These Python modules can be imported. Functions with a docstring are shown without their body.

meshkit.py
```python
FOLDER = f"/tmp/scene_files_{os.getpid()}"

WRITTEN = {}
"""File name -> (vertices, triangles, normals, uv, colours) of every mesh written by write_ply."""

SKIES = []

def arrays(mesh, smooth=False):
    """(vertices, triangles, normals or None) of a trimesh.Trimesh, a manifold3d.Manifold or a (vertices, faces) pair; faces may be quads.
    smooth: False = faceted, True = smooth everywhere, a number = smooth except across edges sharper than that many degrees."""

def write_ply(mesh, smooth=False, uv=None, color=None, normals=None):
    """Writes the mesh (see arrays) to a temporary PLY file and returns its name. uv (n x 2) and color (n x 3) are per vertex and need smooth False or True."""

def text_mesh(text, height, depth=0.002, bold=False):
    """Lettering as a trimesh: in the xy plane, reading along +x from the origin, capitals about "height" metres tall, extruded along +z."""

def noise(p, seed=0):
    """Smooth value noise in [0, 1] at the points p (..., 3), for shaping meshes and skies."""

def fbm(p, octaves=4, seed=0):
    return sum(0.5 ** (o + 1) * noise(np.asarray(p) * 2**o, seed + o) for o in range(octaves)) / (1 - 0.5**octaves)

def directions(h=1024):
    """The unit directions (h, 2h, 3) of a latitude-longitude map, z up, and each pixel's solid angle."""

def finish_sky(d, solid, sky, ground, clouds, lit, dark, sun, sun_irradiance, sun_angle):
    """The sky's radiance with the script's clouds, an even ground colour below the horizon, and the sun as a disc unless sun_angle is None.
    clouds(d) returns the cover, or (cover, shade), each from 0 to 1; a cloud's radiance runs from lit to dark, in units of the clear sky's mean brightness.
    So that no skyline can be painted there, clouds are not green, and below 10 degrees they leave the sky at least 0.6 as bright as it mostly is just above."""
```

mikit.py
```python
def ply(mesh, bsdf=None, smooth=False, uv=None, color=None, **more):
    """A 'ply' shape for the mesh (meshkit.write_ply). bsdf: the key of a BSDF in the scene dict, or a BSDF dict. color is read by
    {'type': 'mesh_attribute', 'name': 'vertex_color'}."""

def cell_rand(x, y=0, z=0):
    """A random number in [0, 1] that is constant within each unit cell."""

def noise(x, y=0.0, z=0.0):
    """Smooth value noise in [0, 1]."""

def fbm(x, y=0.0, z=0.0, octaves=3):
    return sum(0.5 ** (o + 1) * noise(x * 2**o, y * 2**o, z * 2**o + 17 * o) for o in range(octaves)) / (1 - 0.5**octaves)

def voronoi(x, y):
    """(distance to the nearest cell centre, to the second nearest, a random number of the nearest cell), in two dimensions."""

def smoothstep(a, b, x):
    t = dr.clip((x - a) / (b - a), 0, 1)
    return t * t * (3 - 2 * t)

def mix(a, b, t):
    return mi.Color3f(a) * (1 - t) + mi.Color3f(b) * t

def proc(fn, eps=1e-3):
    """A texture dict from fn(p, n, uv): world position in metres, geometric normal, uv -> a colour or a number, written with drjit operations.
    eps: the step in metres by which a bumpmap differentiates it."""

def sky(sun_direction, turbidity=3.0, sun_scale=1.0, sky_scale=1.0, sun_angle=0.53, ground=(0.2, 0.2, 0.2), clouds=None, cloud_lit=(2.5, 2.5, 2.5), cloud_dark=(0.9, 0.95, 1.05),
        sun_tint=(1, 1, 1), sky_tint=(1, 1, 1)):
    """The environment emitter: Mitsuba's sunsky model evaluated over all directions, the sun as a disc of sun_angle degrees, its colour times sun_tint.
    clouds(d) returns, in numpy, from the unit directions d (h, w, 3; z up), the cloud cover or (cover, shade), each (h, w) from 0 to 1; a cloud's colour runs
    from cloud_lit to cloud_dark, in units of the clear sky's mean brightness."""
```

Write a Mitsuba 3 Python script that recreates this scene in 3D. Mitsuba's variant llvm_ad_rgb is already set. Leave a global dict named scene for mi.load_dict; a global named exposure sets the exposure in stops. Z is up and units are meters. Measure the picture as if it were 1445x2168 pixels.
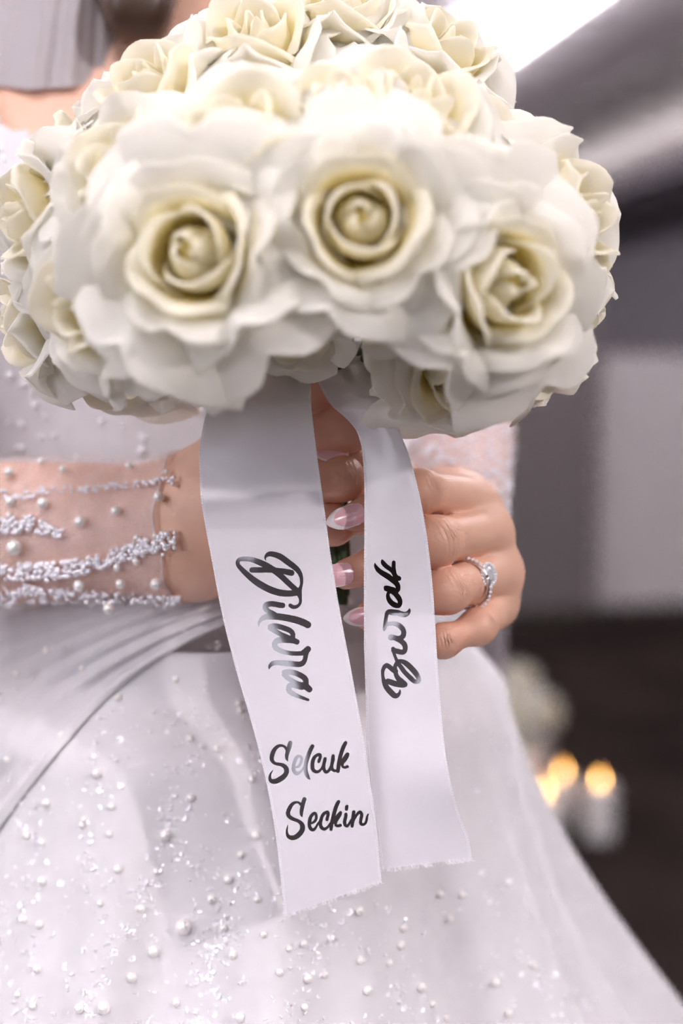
import math, random
import numpy as np, trimesh, shapely
import drjit as dr
import mitsuba as mi, mikit
from shapely.geometry import Point, MultiPoint
from shapely.ops import unary_union
from scipy.interpolate import PchipInterpolator, CubicSpline
from mikit import noise, fbm, smoothstep, mix, proc
import meshkit
T = mi.ScalarTransform4f
rng = np.random.default_rng(7)
scene, labels = {}, {}

# ---------------------------------------------------------------- camera, lights, exposure
CAM = np.array([0, 0, 1.08]); PITCH = math.radians(5.0); FOC = 3010.0          # focal length in pixels of 1445 x 2168
RT = np.array([1.0, 0, 0]); FW = np.array([0, math.cos(PITCH), -math.sin(PITCH)]); UP = np.array([0, math.sin(PITCH), math.cos(PITCH)])
scene['camera'] = {'type': 'thinlens', 'fov': 2 * math.degrees(math.atan(1445 / 2 / FOC)), 'fov_axis': 'x', 'aperture_radius': 0.0065, 'focus_distance': 0.503,
                   'to_world': T().look_at(origin=CAM.tolist(), target=(CAM + FW).tolist(), up=[0, 0, 1])}
exposure = -0.06
KEY_POS, KEY_RAD, KEY_POWER = CAM + RT * 1.95 + UP * 1.02 - FW * 1.45, 0.045, 1800.0     # small unseen light, out of view at the front right, lighting the bride
STRIP = (13.5, 12.8, 13.5)                                                          # radiance of the ceiling strips
UNSEEN_WINDOW = (5.6, 5.6, 6.1)                                                             # radiance of the unseen windows that light the bride from the left

def P(px, py, d):
    px, py, d = np.broadcast_arrays(np.asarray(px, float), np.asarray(py, float), np.asarray(d, float))
    return CAM + d[..., None] * (FW + RT * ((px - 722.5) / FOC)[..., None] - UP * ((py - 1084) / FOC)[..., None])
def V(r, u, t):                       # camera-frame direction: right, up, toward the camera
    v = RT * r + UP * u - FW * t
    return v / np.linalg.norm(v)

# ---------------------------------------------------------------- helpers
def rgb(*c): return {'type': 'rgb', 'value': list(c)}
def mat(name, base=(.8, .8, .8), two=True, **k):
    b = {'type': 'principled', 'base_color': base if isinstance(base, dict) else rgb(*base), **k}
    scene[name] = {'type': 'twosided', 'bsdf': b} if two else b
def key_of(name, parent):
    base = f'{parent}__{name}' if parent else name
    k, n = base, 0
    while k in used:
        n += 1; k = f'{base}_{n:03d}'
    used.add(k); return k
used = set()
def obj(name, shape, parent=None, label=None, cat=None, group=None, kind=None):
    k = key_of(name, parent)
    scene[k] = shape
    tag(k, label, cat, group, kind)
    return k
def thing(name, label=None, cat=None, group=None, parent=None):
    k = key_of(name, parent); tag(k, label, cat, group); return k
def tag(k, label=None, cat=None, group=None, kind=None):
    d = {a: b for a, b in (('label', label), ('category', cat), ('group', group), ('kind', kind)) if b}
    if d: labels[k] = d
VC = {'type': 'mesh_attribute', 'name': 'vertex_color'}
def unit(v): v = np.asarray(v, float); return v / (np.linalg.norm(v, axis=-1, keepdims=True) + 1e-12)
def frame(n, up=(0, 0, 1)):
    n = unit(n); x = np.cross(up, n)
    if np.linalg.norm(x) < 1e-3: x = np.cross([1, 0, 0], n)
    x = unit(x); return np.stack([x, np.cross(n, x), n], 1)
def placed(shape, o, M=np.eye(3), s=1.0):
    m = np.eye(4); m[:3, :3] = M * (np.asarray(s) if np.ndim(s) else s); m[:3, 3] = o
    return {**shape, 'to_world': T(m.tolist())}
def grid_faces(nu, nv):
    i, j = np.meshgrid(np.arange(nu - 1), np.arange(nv - 1), indexing='ij')
    a = (i * nv + j).ravel(); return np.stack([a, a + nv, a + nv + 1, a + 1], 1)
def tri(q): return np.vstack([q[:, [0, 1, 2]], q[:, [0, 2, 3]]])
def grid_normals(G):
    n = np.cross(np.gradient(G, axis=0), np.gradient(G, axis=1)); return unit(n)
def sheet(G, th):
    """closed thin sheet from a grid of points (nu, nv, 3)"""
    nu, nv = G.shape[:2]; n = grid_normals(G) * th / 2
    q = grid_faces(nu, nv); N = nu * nv
    idx = np.arange(N).reshape(nu, nv)
    loop = np.concatenate([idx[:-1, 0], idx[-1, :-1], idx[:0:-1, -1], idx[0, :0:-1]])
    nx = np.roll(loop, -1)
    side = np.stack([loop, loop + N, nx + N, nx], 1)
    f = np.vstack([tri(q), tri(q[:, ::-1] + N), tri(side)])
    return np.vstack([(G + n).reshape(-1, 3), (G - n).reshape(-1, 3)]), f
def box(x0, x1, y0, y1, z0, z1):
    m = trimesh.creation.box([x1 - x0, y1 - y0, z1 - z0]); m.apply_translation([(x0 + x1) / 2, (y0 + y1) / 2, (z0 + z1) / 2]); return m
def tube(pts, rad, sides=10):
    p = np.asarray(pts, float); t = unit(np.gradient(p, axis=0)); r = np.broadcast_to(rad, (len(p),))
    a = unit(np.cross(t, [0.31, 0.95, 0.11])); b = np.cross(t, a); g = np.arange(sides) * 2 * math.pi / sides
    v = p[:, None] + r[:, None, None] * (np.cos(g)[None, :, None] * a[:, None] + np.sin(g)[None, :, None] * b[:, None])
    i, j = np.meshgrid(np.arange(len(p) - 1), np.arange(sides), indexing='ij')
    q = np.stack([i * sides + j, i * sides + (j + 1) % sides, (i + 1) * sides + (j + 1) % sides, (i + 1) * sides + j], -1).reshape(-1, 4)
    n = len(p) * sides; k = np.arange(sides)
    caps = np.vstack([np.stack([k * 0 + n, (k + 1) % sides, k], 1), np.stack([k * 0 + n + 1, k + n - sides, (k + 1) % sides + n - sides], 1)])
    return trimesh.Trimesh(np.vstack([v.reshape(-1, 3), p[:1], p[-1:]]), np.vstack([tri(q), caps]), process=False)
def lathe(prof, n=40):
    return trimesh.creation.revolve(np.asarray(prof, float), sections=n)
def join(ms): return trimesh.util.concatenate(ms)

def smooth01(x): x = np.clip(x, 0, 1); return x * x * (3 - 2 * x)
def s01(x): return smooth01(np.asarray(x))
# signed distances ---------------------------------------------------------------------
def cap(p, a, b, ra, rb):
    a, b = np.asarray(a), np.asarray(b); ab = b - a
    t = np.clip((p - a) @ ab / (ab @ ab), 0, 1)
    return np.linalg.norm(p - a - t[..., None] * ab, axis=-1) - (ra + (rb - ra) * t)
def ell(p, c, r, M=np.eye(3)):
    q = ((p - c) @ M) / np.asarray(r); k0 = np.linalg.norm(q, axis=-1); k1 = np.linalg.norm(q / np.asarray(r), axis=-1)
    return k0 * (k0 - 1) / (k1 + 1e-9)
def smin(a, b, k):
    h = np.maximum(k - np.abs(a - b), 0) / k; return np.minimum(a, b) - h * h * k / 4
def nets(f, lo, hi, h):
    """surface nets: a smooth mesh of f = 0 inside the box"""
    lo, hi = np.asarray(lo), np.asarray(hi); n = np.ceil((hi - lo) / h).astype(int) + 1
    ax = [lo[k] + h * np.arange(n[k]) for k in range(3)]
    val = np.empty(n, np.float32)
    for i in range(0, n[0], 24):
        g = np.stack(np.meshgrid(ax[0][i:i + 24], ax[1], ax[2], indexing='ij'), -1)
        val[i:i + 24] = f(g)
    ins = val < 0
    c = [ins[a:n[0] - 1 + a, b:n[1] - 1 + b, d:n[2] - 1 + d] for a in (0, 1) for b in (0, 1) for d in (0, 1)]
    s = sum(x.astype(np.int8) for x in c); act = (s > 0) & (s < 8)
    cells = np.argwhere(act); idx = -np.ones(act.shape, int); idx[act] = np.arange(len(cells))
    acc, cnt = np.zeros((len(cells), 3)), np.zeros(len(cells))
    cor = [np.array(x) for x in np.ndindex(2, 2, 2)]
    for a in cor:
        for k in range(3):
            if a[k] == 0:
                b = a.copy(); b[k] = 1
                va, vb = val[tuple((cells + a).T)], val[tuple((cells + b).T)]
                m = (va < 0) != (vb < 0); t = np.where(m, va / np.where(m, va - vb, 1), 0)
                pt = cells + a + t[:, None] * (b - a)
                acc[m] += pt[m]; cnt[m] += 1
    v = lo + h * acc / cnt[:, None]
    F = []
    for k in range(3):
        e = np.eye(3, dtype=int); u, w = (k + 1) % 3, (k + 2) % 3
        A = np.take(ins, np.arange(n[k] - 1), axis=k); B = np.take(ins, np.arange(1, n[k]), axis=k)
        for flip, m in ((False, A & ~B), (True, ~A & B)):
            q = np.argwhere(m); q = q[(q[:, u] > 0) & (q[:, w] > 0) & (q[:, u] < n[u] - 1) & (q[:, w] < n[w] - 1)]
            r = [idx[tuple((q - o).T)] for o in (0 * e[0], e[u], e[u] + e[w], e[w])]
            r = np.stack(r[::-1] if flip else r, 1); F.append(r[(r >= 0).all(1)])
    m = trimesh.Trimesh(v, tri(np.vstack(F)), process=False)
    m.remove_unreferenced_vertices(); return m
def march(f, px, py, d0, d1, n=160):
    """first hit of f < 0 along pixel rays: (points, hit)"""
    px, py = np.asarray(px, float), np.asarray(py, float); d = np.linspace(d0, d1, n)
    v = f(P(px[:, None], py[:, None], d[None])); neg = v < 0; hit = neg.any(1) & ~neg[:, 0]; k = np.maximum(neg.argmax(1), 1)
    a, b = d[k - 1], d[k]
    for _ in range(18):
        c = (a + b) / 2; m = f(P(px, py, c)) < 0; b = np.where(m, c, b); a = np.where(m, a, c)
    return P(px, py, b), hit
def grad(f, p, e=4e-4):
    return unit(np.stack([f(p + e * np.eye(3)[k]) - f(p - e * np.eye(3)[k]) for k in range(3)], -1))

# ---------------------------------------------------------------- materials
mat('m_ceiling', (.86, .80, .83), roughness=.9)
mat('m_cove', (.86, .82, .82), roughness=.8)
mat('m_wall', (.80, .75, .75), roughness=.85)
mat('m_wall_dark', (.17, .15, .15), roughness=.85)
mat('m_side', (.21, .19, .21), roughness=.8)
scene['m_floor'] = {'type': 'twosided', 'bsdf': {'type': 'diffuse', 'reflectance': proc(lambda p, n, uv: mix((.012, .009, .0085), (.040, .030, .028), fbm(p.x * 3.1, p.y * 3.1, 0.0, 4)))}}
mat('m_white', (.82, .80, .82), roughness=.6)
mat('m_wax', (.78, .76, .74), roughness=.45)
mat('m_wick', (.03, .025, .02), roughness=.9)
scene['m_petal'] = {'type': 'principledthin', 'base_color': VC, 'roughness': .55, 'diff_trans': 1.2, 'spec_trans': 0.0, 'sheen': .3, 'eta': 1.35}
mat('m_stem', proc(lambda p, n, uv: mix((.012, .028, .010), (.035, .075, .02), noise(p.x * 900, p.y * 900, p.z * 60))), roughness=.5)
scene['m_satin'] = {'type': 'twosided', 'bsdf': {'type': 'bumpmap', 'bump': proc(lambda p, n, uv: 0.5 + 0.5 * dr.sin((p.x * .8 + p.z + p.y * .4) * 9000), eps=8e-5), 'scale': 4e-6,
                   'bsdf': {'type': 'principled', 'base_color': rgb(.745, .72, .765), 'roughness': .33, 'specular': .55, 'sheen': .5, 'anisotropic': .4}}}
mat('m_thread', (.84, .82, .86), roughness=.6, sheen=.6)
scene['m_foil'] = {'type': 'twosided', 'bsdf': {'type': 'bumpmap', 'bump': proc(lambda p, n, uv: noise(p.x * 50 + p.z * 30, p.z * 60, p.y * 40), eps=3e-4), 'scale': 4.5e-4,
                  'bsdf': {'type': 'principled', 'base_color': rgb(.27, .27, .285), 'roughness': .09, 'metallic': 1.0}}}
mat('m_nail', (.83, .50, .56), roughness=.12, specular=.6, clearcoat=1.0, clearcoat_gloss=.95)
mat('m_nail_tip', (.90, .86, .88), roughness=.1, specular=.6, clearcoat=1.0, clearcoat_gloss=.95)
mat('m_pearl', (.86, .83, .80), roughness=.16, specular=.7, clearcoat=.8, clearcoat_gloss=.9, metallic=.12)
mat('m_bead', (.86, .85, .90), roughness=.2, specular=.8, clearcoat=1.0, metallic=.15)
mat('m_sequin', (.88, .88, .94), roughness=.14, metallic=.2, specular=1.0, clearcoat=1.0, clearcoat_gloss=.95)
mat('m_silver', (.80, .79, .78), roughness=.18, metallic=1.0)
mat('m_diamond', (.95, .95, .97), roughness=.06, metallic=.6, specular=1.0, clearcoat=1.0)
mat('m_halo', (.93, .93, .96), roughness=.08, metallic=.25, specular=1.0, clearcoat=1.0)
scene['m_tulle'] = {'type': 'principledthin', 'base_color': rgb(.86, .80, .80), 'roughness': .6, 'diff_trans': .6, 'sheen': .4}
scene['m_veil'] = {'type': 'principledthin', 'base_color': rgb(.70, .665, .68), 'roughness': .7, 'diff_trans': .9, 'sheen': .3}
mat('m_dress', proc(lambda p, n, uv: mix((.58, .56, .58), (.69, .67, .685), fbm(p.x * 90, p.y * 90, p.z * 60, 4))), roughness=.8, specular=.25)
mat('m_hair', (.045, .024, .014), roughness=.4)

# knuckle creases of the skin: fine relief round the finger joints; JOINTS is filled with (point, finger direction) below
JOINTS = []
def skin_relief(p, n, uv):
    h = fbm(p.x * 1500, p.y * 1500, p.z * 1500, 2) * 0.22
    for (c, a, side, s) in JOINTS:
        q = p - mi.Point3f(*[float(x) for x in c])
        al = q.x * float(a[0]) + q.y * float(a[1]) + q.z * float(a[2])
        la = q.x * float(side[0]) + q.y * float(side[1]) + q.z * float(side[2])
        w = dr.exp(-dr.square(al / (.0030 * s)) - dr.square(la / (.0048 * s)) - dr.square(dr.norm(q) / (.013 * s)))
        wob = noise(la * 420 + float(c[0]) * 900, al * 160, 3.3) * 3.2
        h += w * (dr.sin(al * 3600 / s + wob + dr.square(la * 200)) * noise(la * 500, al * 300, 7.7) * 1.5)
    return h
scene['m_skin'] = {'type': 'twosided', 'bsdf': {'type': 'bumpmap', 'bump': proc(skin_relief, eps=1.2e-4), 'scale': 6.5e-4,
                  'bsdf': {'type': 'principled', 'base_color': VC, 'roughness': .43, 'specular': .42, 'sheen': .15, 'sheen_tint': .6}}}

# ---------------------------------------------------------------- room
# the room's length runs 11.8 degrees to the left of the view; L = distance to the right of the camera, D = distance along the room
TH = math.radians(11.8)
ROOM = np.array([[math.cos(TH), -math.sin(TH), 0], [math.sin(TH), math.cos(TH), 0], [0, 0, 1.0]])
def room_box(l0, l1, d0, d1, z0, z1):
    m = box(l0, l1, d0, d1, z0, z1); m.vertices = m.vertices @ ROOM.T; return m
CZ = 2.64
def struct(name, m, material, label, smooth=False):
    return obj(name, mikit.ply(m, material, smooth=smooth), None, label, None, None, 'structure')
struct('floor', room_box(-4.2, 4.8, -3.5, 14.0, -.1, 0), 'm_floor', 'dark brown carpet floor behind the bride')
struct('ceiling', room_box(-4.2, 4.8, -3.5, 14.0, CZ, CZ + .1), 'm_ceiling', 'grey ceiling above the bouquet')
struct('trim_1', room_box(2.9, 4.5, -2.0, 13.9, CZ - .012, CZ), 'm_cove', 'pale broad ceiling band beside the dark side wall')
struct('wall_right', room_box(4.5, 4.6, -3.5, 14.0, 0, CZ), 'm_side', 'dark grey side wall at the upper right')
struct('wall_left', room_box(-4.2, -4.1, -3.5, 14.0, 0, CZ), 'm_side', 'dark wall at the left of the hall')
struct('wall_far', room_box(-4.1, 4.5, 13.9, 14.0, 0, CZ), 'm_wall_dark', 'dark far wall of the hall')
struct('wall_front', room_box(-4.1, 4.5, -3.6, -3.5, 0, CZ), 'm_wall_dark', 'unseen dark wall behind the photographer, mirrored in the foil letters')  # out of view, kept dark for the reflections in the foil letters
# lit cove along the right wall: a ledge with a hidden light line that brightens the ceiling band
struct('trim_2', join([room_box(3.62, 4.5, -2.0, 13.9, CZ - .32, CZ - .30), room_box(3.62, 3.635, -2.0, 13.9, CZ - .30, CZ - .255)]), 'm_side', 'dark cove ledge under the pale ceiling band')
k = thing('cove_light', 'line of light hidden in the ledge below the pale ceiling band', 'ceiling light')
obj('tape', {**mikit.ply(room_box(3.70, 3.74, -1.8, 13.8, CZ - .298, CZ - .288), 'm_white'), 'emitter': {'type': 'area', 'radiance': rgb(11, 10.2, 10.2)}}, k)
# unseen daylit windows, out of view in the left wall, lighting the bride softly
for n_, (l0, l1) in enumerate(((-3.0, -1.9), (-1.6, -.5))):
    k = struct(f'unseen_window_{n_ + 1}', join([room_box(-4.1, -4.04, l0 - .06, l1 + .06, .74, .80), room_box(-4.1, -4.04, l0 - .06, l1 + .06, 2.40, 2.46), room_box(-4.1, -4.04, l0 - .06, l0, .8, 2.4), room_box(-4.1, -4.04, l1, l1 + .06, .8, 2.4), room_box(-4.09, -4.05, (l0 + l1) / 2 - .02, (l0 + l1) / 2 + .02, .8, 2.4)]), 'm_white', 'white frame out of view in the left wall, its unseen pane lighting the bride')
    obj('pane', {**mikit.ply(room_box(-4.095, -4.085, l0, l1, .8, 2.4), 'm_white'), 'emitter': {'type': 'area', 'radiance': rgb(*UNSEEN_WINDOW)}}, k)
for n_, (l0, l1) in enumerate(((-1.75, -1.25), (.55, .95))):  # unseen narrow panes out of view, placed for silver reflections in the foil letters
    k = struct(f'unseen_window_{n_ + 3}', join([room_box(l0 - .05, l1 + .05, -3.5, -3.44, .55, .60), room_box(l0 - .05, l1 + .05, -3.5, -3.44, 2.40, 2.45), room_box(l0 - .05, l0, -3.5, -3.44, .6, 2.4), room_box(l1, l1 + .05, -3.5, -3.44, .6, 2.4)]), 'm_white', 'narrow white frame behind the photographer, its unseen pane mirrored in the foil letters')
    obj('pane', {**mikit.ply(room_box(l0, l1, -3.495, -3.485, .6, 2.4), 'm_white'), 'emitter': {'type': 'area', 'radiance': rgb(1.0, 1.02, 1.1)}}, k)
# half-height partition 6.2 m away, with a dark and a pale upright before it
BD = 6.15
def lat_at(px, D):                    # room L of the vertical plane through pixel column px at room distance D
    return D * math.tan(math.atan((px - 722.5) / FOC) + TH)
struct('wall_back', room_box(-4.0, 4.45, BD, BD + .12, 0, 1.24), 'm_wall', 'light grey half-height partition wall behind the hand')
k = thing('partition_panel', 'dark taupe upright panel between the bouquet and the grey partition wall', 'panel')
obj('board', mikit.ply(room_box(lat_at(1060, BD) , lat_at(1262, BD - .1), BD - .10, BD - .005, .0, 1.90), 'm_wall_dark'), k)
obj('baseboard', mikit.ply(room_box(lat_at(1060, BD), lat_at(1262, BD - .1) + .01, BD - .115, BD - .10, .0, .08), 'm_wick'), k)
struct('baseboard_back', room_box(-4.0, 4.45, BD - .02, BD - .002, 0, .07), 'm_wick', 'black baseboard of the partition')

def strip_light(l0, l1, d0, d1, label):
    k = thing('ceiling_light', label, 'ceiling light', 'linear ceiling lights')
    m = room_box(l0, l1, d0, d1, CZ - .11, CZ - .035)
    obj('diffuser', {**mikit.ply(m, 'm_white'), 'emitter': {'type': 'area', 'radiance': rgb(*STRIP)}}, k)
    fr = [room_box((l0 + l1) / 2 - .02, (l0 + l1) / 2 + .02, d_ - .02, d_ + .02, CZ - .035, CZ) for d_ in np.linspace(d0 + .2, d1 - .2, 5)]
    obj('frame', mikit.ply(join(fr), 'm_white'), k)
strip_light(1.85, 2.05, .8, 13.0, 'bright linear light on the grey ceiling right of the bouquet top')
for l, d0, d1, w in ((-.55, -3.0, .6, 'behind the photographer'), (-2.6, -2.5, 5.5, 'along the left of the hall'), (1.85, -3.0, .4, 'behind the photographer on the right')):  # unseen strips out of view, placed to light the bride and the foil
    strip_light(l, l + .2, d0, d1, 'unseen linear ceiling light out of frame, lighting bride and hall from ' + w)
# unseen light on a stand, out of view, lighting the bride from the front right
aim = P(760, 1150, .5); kd = unit(aim - KEY_POS); KM = frame(kd)
k = thing('unseen_lamp', 'small round unseen light on a black stand out of frame, lighting the bride from the front right', 'unseen_lamp')
disc = trimesh.creation.cylinder(KEY_RAD, .002, sections=28)
obj('lens', {**placed(mikit.ply(disc, 'm_white'), KEY_POS, KM), 'emitter': {'type': 'area', 'radiance': rgb(KEY_POWER, KEY_POWER * .93, KEY_POWER * .94)}}, k)
can = lathe([(KEY_RAD + .001, .0), (KEY_RAD + .006, .0), (KEY_RAD + .006, -.09), (0, -.09), (0, -.085), (KEY_RAD + .001, -.085), (KEY_RAD + .001, 0)])
obj('housing', placed(mikit.ply(can, 'm_wick'), KEY_POS - kd * .004, KM), k)
pole = KEY_POS - kd * .10
obj('pole', mikit.ply(tube([pole + [0, 0, .02], np.array([*pole[:2], .02])], .010), 'm_wick'), k)
obj('base', mikit.ply(trimesh.Trimesh(lathe([(0, 0), (.16, 0), (.16, .012), (.02, .03), (0, .03)]).vertices + [*pole[:2], .0], lathe([(0, 0), (.16, 0), (.16, .012), (.02, .03), (0, .03)]).faces), 'm_wick'), k)

# ---------------------------------------------------------------- body: joints (px, py, depth, radius mm)
def J(px, py, d, r): return P(px, py, d), r / 1000
LH = {   # the bride's left hand (ring hand), fingers from the index down
 'index': [J(988, 1058, .549, 8.8), J(890, 1040, .520, 7.6), J(815, 1070, .519, 7.2), J(748, 1094, .5165, 5.6)],
 'middle': [J(1032, 1124, .549, 9.2), J(922, 1146, .518, 8.8), J(820, 1188, .517, 7.6), J(732, 1216, .5175, 5.9)],
 'ring': [J(1054, 1210, .551, 9.2), J(945, 1250, .519, 8.1), J(850, 1279, .520, 6.6), J(780, 1304, .523, 5.8)],
 'little': [J(1046, 1284, .553, 8.4), J(1012, 1327, .528, 6.3), J(938, 1357, .519, 5.5), J(860, 1356, .521, 5.2)]}
LTHUMB = [J(930, 1085, .588, 11), J(845, 1022, .568, 8.6), J(795, 990, .548, 7.8), J(742, 972, .5295, 6.2)]
LWRIST = [J(945, 1092, .604, 15), J(970, 1128, .608, 15)]
RH = {   # the right hand: a fist round the stems, behind the left ribbon
 'index': [J(545, 900, .538, 10.5), J(712, 812, .526, 8), J(742, 815, .547, 7.5), J(700, 822, .566, 6.5)],
 'middle': [J(530, 965, .534, 11), J(733, 908, .5235, 8.4), J(760, 905, .546, 7.8), J(705, 915, .567, 6.8)],
 'ring': [J(532, 1040, .533, 10.5), J(722, 1013, .522, 7.9), J(742, 1013, .546, 7.5), J(700, 1020, .567, 6.6)],
 'little': [J(540, 1115, .536, 9.5), J(705, 1112, .5255, 6.9), J(772, 1096, .542, 5.6), J(735, 1100, .562, 5.4)]}
RTHUMB = [J(440, 1020, .555, 12), J(520, 930, .566, 9.5), J(610, 880, .572, 8.5), J(690, 860, .572, 7)]
RWRIST = [J(395, 1065, .556, 14.5), J(395, 1170, .556, 14.5)]
RELBOW = [J(-260, 1090, .60, 24), J(-260, 1190, .60, 22)]
LELBOW = [J(975, 880, .79, 24), J(975, 960, .80, 24)]

def fingers(p, hand, web=.0025):
    d = None
    for n, ch in hand.items():
        f = None
        for (a, ra), (b, rb) in zip(ch[:-1], ch[1:]):
            c = cap(p, a, b, ra * (.90 if a is ch[1][0] else 1), rb * .94)
            f = c if f is None else smin(f, c, .0035)
        for q, r in ch[1:3]:                                       # the joints are a little thicker than the bones
            f = smin(f, np.linalg.norm(p - q, axis=-1) - r * .97, .004)
        d = f if d is None else smin(d, f, web * .35)
    return d
def sd_left(p):
    d = fingers(p, LH)
    w0, w1 = LWRIST
    back = None
    for i, n in enumerate(LH):
        m, r = LH[n][0]
        c = cap(p, m, w0[0] + (w1[0] - w0[0]) * i / 3, r * .98, .0135)
        back = c if back is None else smin(back, c, .013)
    th = None
    for (a, ra), (b, rb) in zip(LTHUMB[:-1], LTHUMB[1:]):
        c = cap(p, a, b, ra, rb); th = c if th is None else smin(th, c, .004)
    d = smin(d, back, .004); d = smin(d, th, .003)
    arm = smin(cap(p, w0[0], LELBOW[0][0], w0[1], LELBOW[0][1]), cap(p, w1[0], LELBOW[1][0], w1[1], LELBOW[1][1]), .02)
    return smin(d, arm, .014)
def sd_left_arm(p):
    (a, ra), (b, rb) = LWRIST; (c, rc), (e, re) = LELBOW
    return smin(cap(p, a, c, ra, rc), cap(p, b, e, rb, re), .02)
HYPO = [J(450, 1182, .552, 13), J(560, 1135, .545, 11)]
def sd_right(p):
    d = fingers(p, RH)
    w0, w1 = RWRIST; back = None
    for i, n in enumerate(RH):
        m, r = RH[n][0]
        c = cap(p, m, w0[0] + (w1[0] - w0[0]) * (i / 3), r, .0142)
        back = c if back is None else smin(back, c, .012)
    back = smin(back, cap(p, HYPO[0][0], HYPO[1][0], HYPO[0][1], HYPO[1][1]), .012)
    th = None
    for (a, ra), (b, rb) in zip(RTHUMB[:-1], RTHUMB[1:]):
        c = cap(p, a, b, ra, rb); th = c if th is None else smin(th, c, .004)
    d = smin(d, back, .008); d = smin(d, th, .006)
    return smin(d, sd_right_arm(p), .014)
def sd_right_arm(p):
    (a, ra), (b, rb) = RWRIST; (c, rc), (e, re) = RELBOW
    return smin(cap(p, a, c, ra, rc), cap(p, b, e, rb, re), .02)
# torso, shoulders, upper arms, neck, head (most of them under cloth or above the frame)
AX = 500
TC = P(AX, 1330, .715)                                            # centre of the waist
CX = 250                                                          # the chest leans to the left of the waist
chest, belly = P(CX, 480, .735), TC
RSH, LSH = P(-430, 190, .70), P(700, 200, .80)
relb, lelb = (RELBOW[0][0] + RELBOW[1][0]) / 2, (LELBOW[0][0] + LELBOW[1][0]) / 2
HEAD = P(240, -620, .74)
def sd_torso(p):
    d = ell(p, chest, (.135, .092, .150))
    d = smin(d, ell(p, P(390, 900, .72), (.120, .088, .14)), .06)
    d = smin(d, ell(p, belly - np.array([0, 0, .03]), (.118, .100, .12)), .06)
    d = smin(d, cap(p, RSH, LSH, .046, .046), .06)
    d = smin(d, cap(p, P(CX - 40, 150, .755), P(CX - 40, -250, .755), .052, .048), .05)
    for s in (90, 400): d = smin(d, ell(p, P(s, 520, .665 + .00006 * s), (.062, .055, .06)), .03)
    return d
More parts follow.
